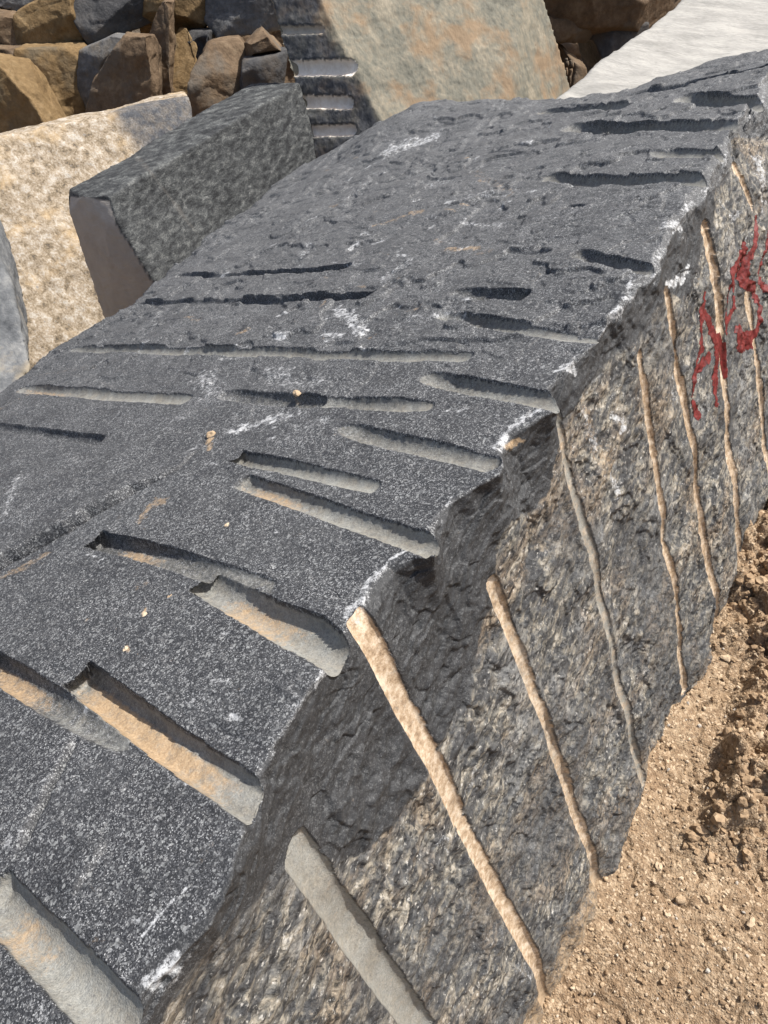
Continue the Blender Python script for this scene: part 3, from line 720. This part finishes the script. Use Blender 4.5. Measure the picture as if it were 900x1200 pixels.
def finish(name, W, Fq, att, mat, parent=None, sel=None):
    Fa = np.array(Fq)
    if sel is not None: Fa = Fa[sel]
    idx, inv = np.unique(Fa, return_inverse=True); Fa = inv.reshape(Fa.shape)
    me = bpy.data.meshes.new(name); me.from_pydata(W[idx].tolist(), [], [list(dict.fromkeys(f)) for f in Fa.tolist()])
    me.polygons.foreach_set('use_smooth', np.ones(len(me.polygons), bool))
    at_ = me.attributes.new('m', 'FLOAT_COLOR', 'POINT'); at_.data.foreach_set('color', np.ascontiguousarray(att[idx], np.float32).ravel())
    me.update(); return link(name, me, mat, parent)
HEX = [(0, 1, 2, 3), (4, 7, 6, 5), (0, 4, 5, 1), (1, 5, 6, 2), (2, 6, 7, 3), (3, 7, 4, 0)]
def simple_rock(name, co, faces, voxel, mat, label, cat, group=None, **kw):
    W, Fq, g_, att = rock_from(co, faces, voxel, name, mat, **kw)
    c = W.mean(0); c[2] = W[:, 2].min()
    o = finish(name, W - c, Fq, att, mat); o.location = Vector(c)
    tag(o, label, cat, group); return o
fwd = RW @ np.array([0, 0, 1.0]); hz = np.array([fwd[0], fwd[1], 0]) / math.hypot(fwd[0], fwd[1])
def under(p, topp, lean=0.1):
    """point on the ray of p that lies below topp, leaning towards the camera by lean per metre"""
    d = RW @ np.array([(p[0] - PW / 2) / F, (p[1] - PH / 2) / F, 1.0])
    # (CW + t d - topp).hz = lean * (z - topz)
    t = ((topp - CW) @ hz - lean * (topp - CW)[2]) / (d @ hz - lean * d[2])
    return CW + d * t
def prism(px, depths, back):
    P = [at(p, d) for p, d in zip(px, depths)]; n = len(P); Q = [p + back for p in P]
    faces = [tuple(range(n)), tuple(range(2 * n - 1, n - 1, -1))] + [(i, (i + 1) % n, n + (i + 1) % n, n + i) for i in range(n)]
    return np.array(P + Q), faces

def stone_mat(name, stops, scale, spots=None, fine=90, rough=.85, streak=None, patch=None, bumpd=.02, bumps=14):
    k = NT(name); vec = None
    if streak: vec = k.map(rot=streak[0], sc=streak[1])
    n = k.noise(scale, 6, .62, vec, .4); f = k.noise(fine, 4, .65, vec)
    c = k.ramp(k.math('ADD', k.math('MULTIPLY', n, .6), k.math('MULTIPLY', f, .4)), stops)
    if patch: c = k.mix(k.ramp(k.noise(patch[0], 5, .6, k.map(loc=(5, 2, 1))), [(patch[1], 0.0), (patch[1] + .12, patch[3])]), c, patch[2])
    if spots: c = k.mix(k.ramp(k.noise(spots[0], 4, .7), [(spots[1], 0.0), (spots[1] + .08, 1.0)]), c, spots[2])
    at_ = k.sep(k.attr('m'))
    c = k.mix(at_[0], c, k.ramp(k.noise(25, 4, .6), [(0.3, (0.66, 0.58, 0.49)), (0.7, (0.82, 0.76, 0.68))]))      # scraped bore, colour boosted to stand in for direct sun
    c = k.mix(k.math('MULTIPLY', at_[1], k.ramp(k.noise(12, 4, .6), [(.3, .6), (.6, 1.0)])), c, k.ramp(f, [(0.3, (0.035, 0.038, 0.045)), (0.7, (0.10, 0.105, 0.115))]))        # dark fresh rock
    c = k.mix(at_[2], c, k.ramp(k.noise(7, 5, .6), [(0.3, (0.36, 0.325, 0.285)), (0.7, (0.44, 0.40, 0.355))]))       # plain sawn brown-grey, lightened in place of sun missing on that end
    k.bump((k.noise(bumps, 6, .65, vec), bumpd, .6), (f, .006, .5))
    return k.fin(c, rough, .25)
M_TAN = stone_mat('tan_granite', [(0.36, (0.09, 0.075, 0.06)), (0.44, (0.21, 0.165, 0.11)), (0.52, (0.32, 0.265, 0.20)), (0.62, (0.46, 0.425, 0.37))], 14, fine=60, spots=(30, .62, (0.20, 0.19, 0.18)), patch=(3, .55, (0.50, 0.36, 0.20), .5))
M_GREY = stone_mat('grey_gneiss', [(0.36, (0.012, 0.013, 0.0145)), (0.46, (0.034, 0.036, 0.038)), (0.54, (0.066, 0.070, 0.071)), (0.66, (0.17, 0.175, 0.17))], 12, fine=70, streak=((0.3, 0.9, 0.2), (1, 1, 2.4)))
M_SLATE = stone_mat('weathered_dark_stone', [(0.30, (0.05, 0.055, 0.06)), (0.5, (0.13, 0.135, 0.14)), (0.7, (0.26, 0.26, 0.25))], 5, fine=30, patch=(3, .56, (0.33, 0.27, 0.18), .6))
M_OCHRE = stone_mat('ochre_crusted_stone', [(0.32, (0.08, 0.078, 0.065)), (0.45, (0.16, 0.155, 0.125)), (0.56, (0.23, 0.205, 0.155)), (0.68, (0.34, 0.30, 0.23))], 4, fine=32, patch=(3.1, .50, (0.25, 0.165, 0.095), .7), streak=((0, 0, 0), (1, 1, .45)), spots=(22, .66, (0.10, 0.075, 0.05)))
M_WHITE = stone_mat('pale_sawn_stone', [(0.34, (0.20, 0.195, 0.18)), (0.48, (0.275, 0.268, 0.25)), (0.60, (0.35, 0.34, 0.315))], 3, fine=26, streak=((0, 0, .5), (1, 2.6, 1)), spots=(11, .74, (0.30, 0.27, 0.22)), bumpd=.015)
def brown_mat(name, a, b, c_, patch):
    return stone_mat(name, [(0.30, a), (0.5, b), (0.70, c_)], 3.5, fine=16, patch=(1.6, .54, patch, .7), bumpd=.05, bumps=9)
M_BR = [brown_mat('brown_cliff_rock', (0.055, 0.037, 0.022), (0.125, 0.085, 0.052), (0.21, 0.155, 0.10), (0.11, 0.10, 0.085)),
        brown_mat('ochre_cliff_rock', (0.085, 0.053, 0.024), (0.17, 0.112, 0.052), (0.26, 0.185, 0.10), (0.10, 0.085, 0.06)),
        brown_mat('grey_cliff_rock', (0.05, 0.05, 0.052), (0.115, 0.115, 0.115), (0.20, 0.20, 0.195), (0.17, 0.13, 0.08)),
        brown_mat('dark_cliff_rock', (0.025, 0.026, 0.028), (0.06, 0.06, 0.062), (0.11, 0.105, 0.10), (0.09, 0.07, 0.05))]

# --- tan granite block, far left
A, B_ = at((-170, 196), 6.0), at((222, 112), 7.2); Cc, Dd = under((262, 420), B_, .9), under((-140, 520), A, .9)
bk = np.array([-.75, .55, -.15])
def m_tan(V, N, att):
    q = at((190, 132), 7.1); d = np.linalg.norm((V - q) * [1, 1, 1.3], axis=1)
    att[:, 1] = sstep(.55, .36, d + .1 * fbm(V[:, 0] * 5, V[:, 1] * 5, V[:, 2] * 5, 3))
simple_rock('tan_granite_block', np.array([A, B_, Cc, Dd] + [p + bk for p in (A, B_, Cc, Dd)]), HEX, .035, M_TAN,
            'large pale tan sunlit granite block at the left, behind the tilted grey block', 'stone block', amp=(.04, 1.8, .016, 9), masks=m_tan, cut=14, cutf=(.002, .02))
# --- tilted grey block with a smooth brown end
F1, F2 = at((122, 233), 4.4), at((352, 96), 6.0); F3, F4 = under((392, 260), F2, .25), under((222, 400), F1, .25)
G1 = at((70, 226), 4.75); G4 = under((140, 420), G1, .25); G2 = F2 + (G1 - F1) * 1.1; G3 = F3 + (G4 - F4)
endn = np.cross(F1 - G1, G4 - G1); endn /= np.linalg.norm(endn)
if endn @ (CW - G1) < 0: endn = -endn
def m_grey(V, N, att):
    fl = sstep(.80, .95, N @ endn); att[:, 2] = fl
    fl2 = 1 - fl; P0, P1 = at((178, 205), 4.9), at((232, 275), 4.9); Q0, Q1 = P0 - CW, P1 - CW; nn = np.cross(Q0, Q1); nn /= np.linalg.norm(nn)
    cd = np.abs((V - CW) @ nn) + .02 * fbm(V[:, 0] * 9, V[:, 1] * 9, V[:, 2] * 9, 3); att[:, 0] = .05 * fl2 * sstep(.014, .004, cd) * sstep(-.3, .1, fbm(V[:, 0] * 7, V[:, 1] * 7, V[:, 2] * 7 + 4, 2) + .1)
    dl = np.abs((V - at((183, 208), 4.9)) @ np.array([.72, .15, .60]) + .04 * fbm(V[:, 0] * 6, V[:, 1] * 6, V[:, 2] * 6, 3))
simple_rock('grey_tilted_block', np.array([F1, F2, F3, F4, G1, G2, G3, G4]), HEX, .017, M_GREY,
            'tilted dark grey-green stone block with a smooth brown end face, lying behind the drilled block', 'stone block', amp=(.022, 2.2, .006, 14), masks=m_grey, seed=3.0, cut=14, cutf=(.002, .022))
# --- dark stone at the left border
co_, fc_ = prism([(-120, 240), (-4, 288), (12, 332), (38, 432), (16, 470), (-120, 500)], [4.1, 4.1, 4.05, 3.9, 3.8, 3.8], np.array([-.55, .35, 0]))
simple_rock('dark_boulder', co_, fc_, .02, M_SLATE, 'dark grey stone cut off by the left border, beside the tan granite', 'boulder', amp=(.03, 3, .012, 12), seed=5.0)
# --- tall block with ochre face and bored dark flank
def vline(p0, d0, p1, ln, up, dn):
    a = at(p0, d0); b = under(p1, a, ln); u = (a - b); return a + u * up, b - u * dn
Lt, Lb = vline((316, 0), 5.9, (372, 195), .50, .35, 1.2)
_pa = at((376, 0), 5.8); _n = np.cross(_pa - Lt, Lb - Lt); _n /= np.linalg.norm(_n)
def _onp(p): d = at(p, 1.0) - CW; return CW + d * (((Lt - CW) @ _n) / (d @ _n))
_pb = _onp((450, 150)); Et = _pa + (_pa - _pb) * .35; Eb = _pb - (_pa - _pb) * 1.6
Rt, Rb = vline((638, 0), 6.5, (668, 98), .12, .50, 2.6)
Kt, Kb = Lt + Rt - Et, Lb + Rb - Eb
fn = np.cross(Et - Lt, Lb - Lt); fn /= np.linalg.norm(fn)
if fn @ (CW - Lt) < 0: fn = -fn
ORG = (Lt + Eb) / 2
bores = [((333, 80), (410, 79), .058), ((342, 119), (408, 120), .050), ((366, 154), (412, 152), .044), ((328, 35), (376, 35), .030)]
def onface(p):
    d = at(p, 1.0) - CW; t_ = ((Lt - CW) @ fn) / (d @ fn); return CW + t_ * d
BL = [(onface(a), onface(b), r) for a, b, r in bores]
def carve5(V, N, W, att):
    gi = np.zeros(len(V), int); dist = (V - Lt) @ fn; flank = (np.abs(dist) < .06) & (N @ fn > .6)
    for n_, (a, b, r) in enumerate(BL):
        u = (b - a); L = np.linalg.norm(u); u /= L; w = np.cross(fn, u)
        s = (V - a) @ u; q = (V - a) @ w + .004 * fbm(s * 12, n_, 1, 3)
        e = s - np.clip(s, 0, L); D = q * q + e * e
        m = flank & (D < r * r)
        W[m] = V[m] - fn * (np.sqrt(r * r - D[m]) * .8)[:, None]
        att[m, 0] = sstep(.001, .008, np.sqrt(r * r - D[m])) * (1.0 if n_ < 3 else .35); gi[m] = n_ + 1
    fm = flank & (gi == 0)
    ud = (Eb - Et) / np.linalg.norm(Eb - Et); wd = np.cross(fn, ud); wd *= np.sign(wd @ (Et - Lt)); ex = (V - Et) @ wd
    att[fm, 1] = .95 * sstep(.0, -.09, ex[fm] + .10 * fbm(V[fm, 0] * 6, V[fm, 1] * 6, V[fm, 2] * 6, 3) + .05 * 0)
    return W, gi, att
co5 = np.array([Lt, Et, Rt, Kt, Lb, Eb, Rb, Kb])
W, Fq, g5, att = rock_from(co5, HEX, .016, 'b5', M_OCHRE, amp=(.022, 1.7, .008, 9), carve=carve5, stepped=.004, seed=8.0)
root5 = bpy.data.objects.new('ochre_stone_block', None); scene.collection.objects.link(root5)
c5 = W.mean(0); c5[2] = W[:, 2].min(); root5.location = Vector(c5); W = W - c5
tag(root5, 'tall upright stone block with ochre-stained face and pale bores across its dark left flank', 'stone block')
fa5 = np.array(Fq); gq = g5[fa5]; gm = np.where((gq > 0).sum(1) >= 3, gq.max(1), 0)
finish('rock_body', W, Fq, att, M_OCHRE, root5, gm == 0)
for n_ in range(1, 5):
    if (gm == n_).sum() > 8: finish('drill_groove', W, Fq, att, M_OCHRE, root5, gm == n_)
# --- pale slab, upper right
a, b, c_, d_ = at((640, 122), 4.4), at((812, -12), 6.0), at((1120, -70), 6.4), at((1060, 150), 3.9)
bk = np.array([-.15, .25, -.9])
simple_rock('pale_stone_slab', np.array([a, b, c_, d_] + [p + bk for p in (a, b, c_, d_)]), HEX, .03, M_WHITE,
            'huge whitish sawn stone slab sloping up behind the drilled block, at the upper right', 'stone slab', amp=(.03, 1.3, .014, 6), seed=2.0)

# --- quarry face: boulders, each its own
z3 = lambda *q: [(a / 2.647, b / 2.647) for a, b in q]
z4 = lambda *q: [(620 + a / 4.5, b / 4.5) for a, b in q]
ROCKS = [
 (z3((-90, 200), (0, 215), (60, 228), (178, 325), (150, 400), (60, 440), (-90, 450)), 1, 9.4, 'smooth ochre boulder lowest at the left border, behind the tan block'),
 (z3((52, 50), (120, 12), (200, -5), (258, 150), (150, 166), (56, 156)), 1, 10.0, 'ochre block in the quarry face with a dark vertical gap on its right'),
 (z3((60, 164), (250, 160), (240, 270), (200, 305), (85, 246), (55, 215)), 1, 9.8, 'mottled ochre block directly below the larger ochre block'),
 (z3((-90, 40), (0, 55), (42, 70), (50, 150), (-90, 150)), 0, 10.1, 'brown boulder cut by the left border, second lowest there'),
 (z3((-90, 156), (48, 156), (52, 215), (0, 210), (-90, 195)), 0, 9.9, 'narrow brown boulder wedged at the left border'),
 (z3((-60, -60), (110, -60), (180, 0), (60, 36), (0, 45), (-60, 30)), 2, 10.5, 'pale rubble-topped ledge rock at the upper left corner'),
 (z3((208, -40), (420, -40), (446, 78), (382, 100), (372, 128), (290, 140), (240, 60)), 3, 9.9, 'dark charcoal boulder at the top of the quarry face'),
 (z3((375, 135), (455, 135), (468, 165), (468, 310), (330, 360), (255, 310), (300, 250)), 0, 9.3, 'brown boulder with a long diagonal sloping face'),
 (z3((250, 165), (335, 130), (372, 140), (290, 260), (262, 290), (232, 275)), 2, 9.7, 'grey jagged rock between the mottled ochre block and the sloping boulder'),
 (z3((466, 130), (500, 30), (524, 40), (526, 310), (468, 315)), 0, 9.5, 'narrow upright brown pillar of rock in the quarry face'),
 (z3((436, -40), (650, -40), (660, 50), (640, 104), (525, 112), (450, 122)), 1, 9.9, 'brown streaked boulder above the rock pillar'),
 (z3((656, -40), (860, -40), (866, 78), (690, 108), (655, 60)), 2, 9.7, 'blue-grey flat boulder touching the tall bored block'),
 (z3((528, 125), (568, 122), (600, 215), (575, 330), (532, 320)), 1, 9.7, 'ochre slab standing just right of the rock pillar'),
 (z3((572, 115), (650, 110), (655, 150), (602, 235)), 3, 9.9, 'small dark rock wedged above the pale-edged boulder'),
 (z3((604, 245), (650, 160), (730, 150), (772, 200), (775, 265), (745, 320), (600, 400), (582, 310)), 0, 9.1, 'brown boulder with pale edges above the grey tilted block'),
 (z3((758, 150), (815, 108), (868, 165), (850, 182), (768, 200)), 0, 8.9, 'small rounded tan-brown boulder near the bored flank'),
 (z3((766, 206), (885, 184), (890, 270), (820, 310), (742, 315)), 3, 9.0, 'black angular rock beneath the rounded tan-brown boulder'),
 (z3((180, 325), (250, 320), (290, 345), (280, 380), (160, 400)), 2, 9.2, 'low grey rock just above the tan granite block'),
 (z4((-60, -1300), (860, -1300), (760, 30), (640, 118), (360, 112), (130, 92), (-60, 60)), 0, 7.6, 'broad brown rock ledge over the dark cavity'),
 (z4((-40, 108), (300, 116), (385, 180), (340, 222), (150, 208), (-40, 200)), 0, 8.1, 'brown rock inside the dark cavity, under the ledge'),
 (z4((290, 122), (610, 130), (560, 250), (480, 235), (385, 225)), 3, 8.3, 'black smooth rock inside the dark cavity'),
 (z4((-40, 240), (190, 252), (255, 246), (350, 320), (330, 460), (-40, 460)), 0, 8.0, 'brown rounded rock lowest in the cavity beside the pale slab'),
]
rr_ = random.Random(4)
for n_, (px, mi, dep, lab) in enumerate(ROCKS):
    cxx = sum(p[0] for p in px) / len(px); cyy = sum(p[1] for p in px) / len(px)
    cxm = np.mean(px, 0); px = [tuple(cxm + (np.array(p) - cxm) * 1.22) for p in px]
    px = [(x_, y_ + (60 if (y_ > 98 and x_ < 330) else 0) + (90 if (x_ > 600 and y_ > 52) else 0)) for x_, y_ in px]
    # the face leans back upward and is bowed: lower edge nearer
    tx, tyy = rr_.uniform(-.004, .004), .005
    dp = [dep + (p[0] - cxx) * tx + (p[1] - cyy) * tyy + rr_.uniform(-.10, .10) for p in px]
    # add an inner ridge point so that the face breaks into planes
    P = [at(p, d) for p, d in zip(px, dp)]; n = len(P); Q = [p + hz * .8 + np.array([0, 0, -.05]) for p in P]
    ctr = at((cxx + rr_.uniform(-10, 10), cyy + rr_.uniform(-8, 4)), dep - rr_.uniform(.0, .10))
    faces_ = [(i, (i + 1) % n, 2 * n) for i in range(n)] + [tuple(range(2 * n - 1, n - 1, -1))] + [(i, n + i, n + (i + 1) % n, (i + 1) % n) for i in range(n)]
    simple_rock('quarry_boulder', np.array(P + Q + [ctr]), faces_, .028, M_BR[mi], lab, 'boulder', 'boulders of the quarry face', amp=(.012, 1.6, .010, 8), stepped=.016, cut=10, cutf=(.015, .08), seed=n_ * 1.7 + 1)
# small rubble in the gaps of the face
# --- the cliff itself behind them
nx_, nz_ = 220, 110
u_ = np.linspace(-16, 16, nx_); v_ = np.linspace(-3.0, 5.5, nz_)
cen = at((200, 60), 11.3); lat = np.array([hz[1], -hz[0], 0])
UU, VV = np.meshgrid(u_, v_)
bow = 0.9 * fbm(UU * .5, VV * .5, 2, 3) + .3 * fbm(UU * 1.6, VV * 2.4, 5, 4, .6, True) + .0 * UU
pos = cen[None, None, :] * np.array([1, 1, 0]) + UU[..., None] * lat + (bow + .35 * (VV))[..., None] * hz + VV[..., None] * np.array([0, 0, 1.0])
top = pos[-1:] + hz * 8.0 + np.array([0, 0, .6]); pos = np.concatenate([pos, pos[-1:] + hz * .5, top], 0)
me = mesh_np('quarry_cliff', pos.reshape(-1, 3), grid_faces(nz_ + 2, nx_))
tag(link('quarry_cliff', me, M_BR[0]), kind='structure')

# ================================================================== SMALL LOOSE STONES
def loose_stone(p, size, label, mi, group, on, flat=.55, cat='stone chip', name='stone_chip', mat=None):
    if on == 'top':
        q = WB @ top_hit(p) + OFF
    else:
        d = RW @ np.array([(p[0] - PW / 2) / F, (p[1] - PH / 2) / F, 1.0]); q = CW - d * CW[2] / d[2]
        for _ in range(8): t_ = (float(gh(q[0], q[1])) - CW[2]) / d[2]; q = CW + d * t_
    a, f = stone_mesh_template(mi + 20, 2); a = a * size * np.array([1, .75, flat])
    tn = np.full(len(a), .55 + .4 * random.Random(mi).random())
    me = mesh_np(name, a, f, {'tint': np.stack([tn, tn, tn, tn * 0 + 1], -1)}, smooth=False)
    o = link(name, me, mat or M_PEB); o.location = Vector(q + np.array([0, 0, size * flat * .4])); o.rotation_euler = (0, 0 if on != 'top' else 0, mi * 1.3)
    tag(o, label, cat, group); return o
chips = [((170, 722), .008, 'larger tan chip near the middle of the bare patch above the dust-filled groove'), ((248, 510), .012, 'tan crumb perched at the upper end of the white scuff'),
         ((148, 762), .006, 'tan chip lying left above the dust-filled groove'), ((200, 700), .006, 'tiny tan chip left of the wide short groove'), ((103, 728), .004, 'tiny tan crumb toward the left border'),
         ((162, 768), .0045, 'small tan crumb right above the mouth of the dust-filled groove'), ((266, 616), .005, 'whitish chip between the two long grooves'), ((348, 462), .012, 'tan lump at the lip of the middle groove')]
for n_, (p, s_, lab) in enumerate(chips): loose_stone(p, s_, lab, n_, 'loose chips on the drilled block', 'top')
gst = [((860, 682), .026, 'rounded tan stone close to the block, left of a similar one'), ((893, 684), .024, 'rounded tan stone at the right border'), ((797, 1055), .013, 'pale grey-white stone in the middle of the soil'), ((772, 1016), .012, 'pale tan flat stone in the soil below the block'),
       ((850, 772), .014, 'small pale tan stone beside the base of the block'), ((880, 1082), .012, 'grey stone half sunk in soil near the right border'), ((828, 1054), .012, 'tan stone right of the pale grey-white one'), ((890, 863), .015, 'tan stone among the dark clods at the right')]
for n_, (p, s_, lab) in enumerate(gst): loose_stone(p, s_, lab, n_ + 30, 'stones lying on the soil', 'ground', .7, 'stone', 'loose_stone')
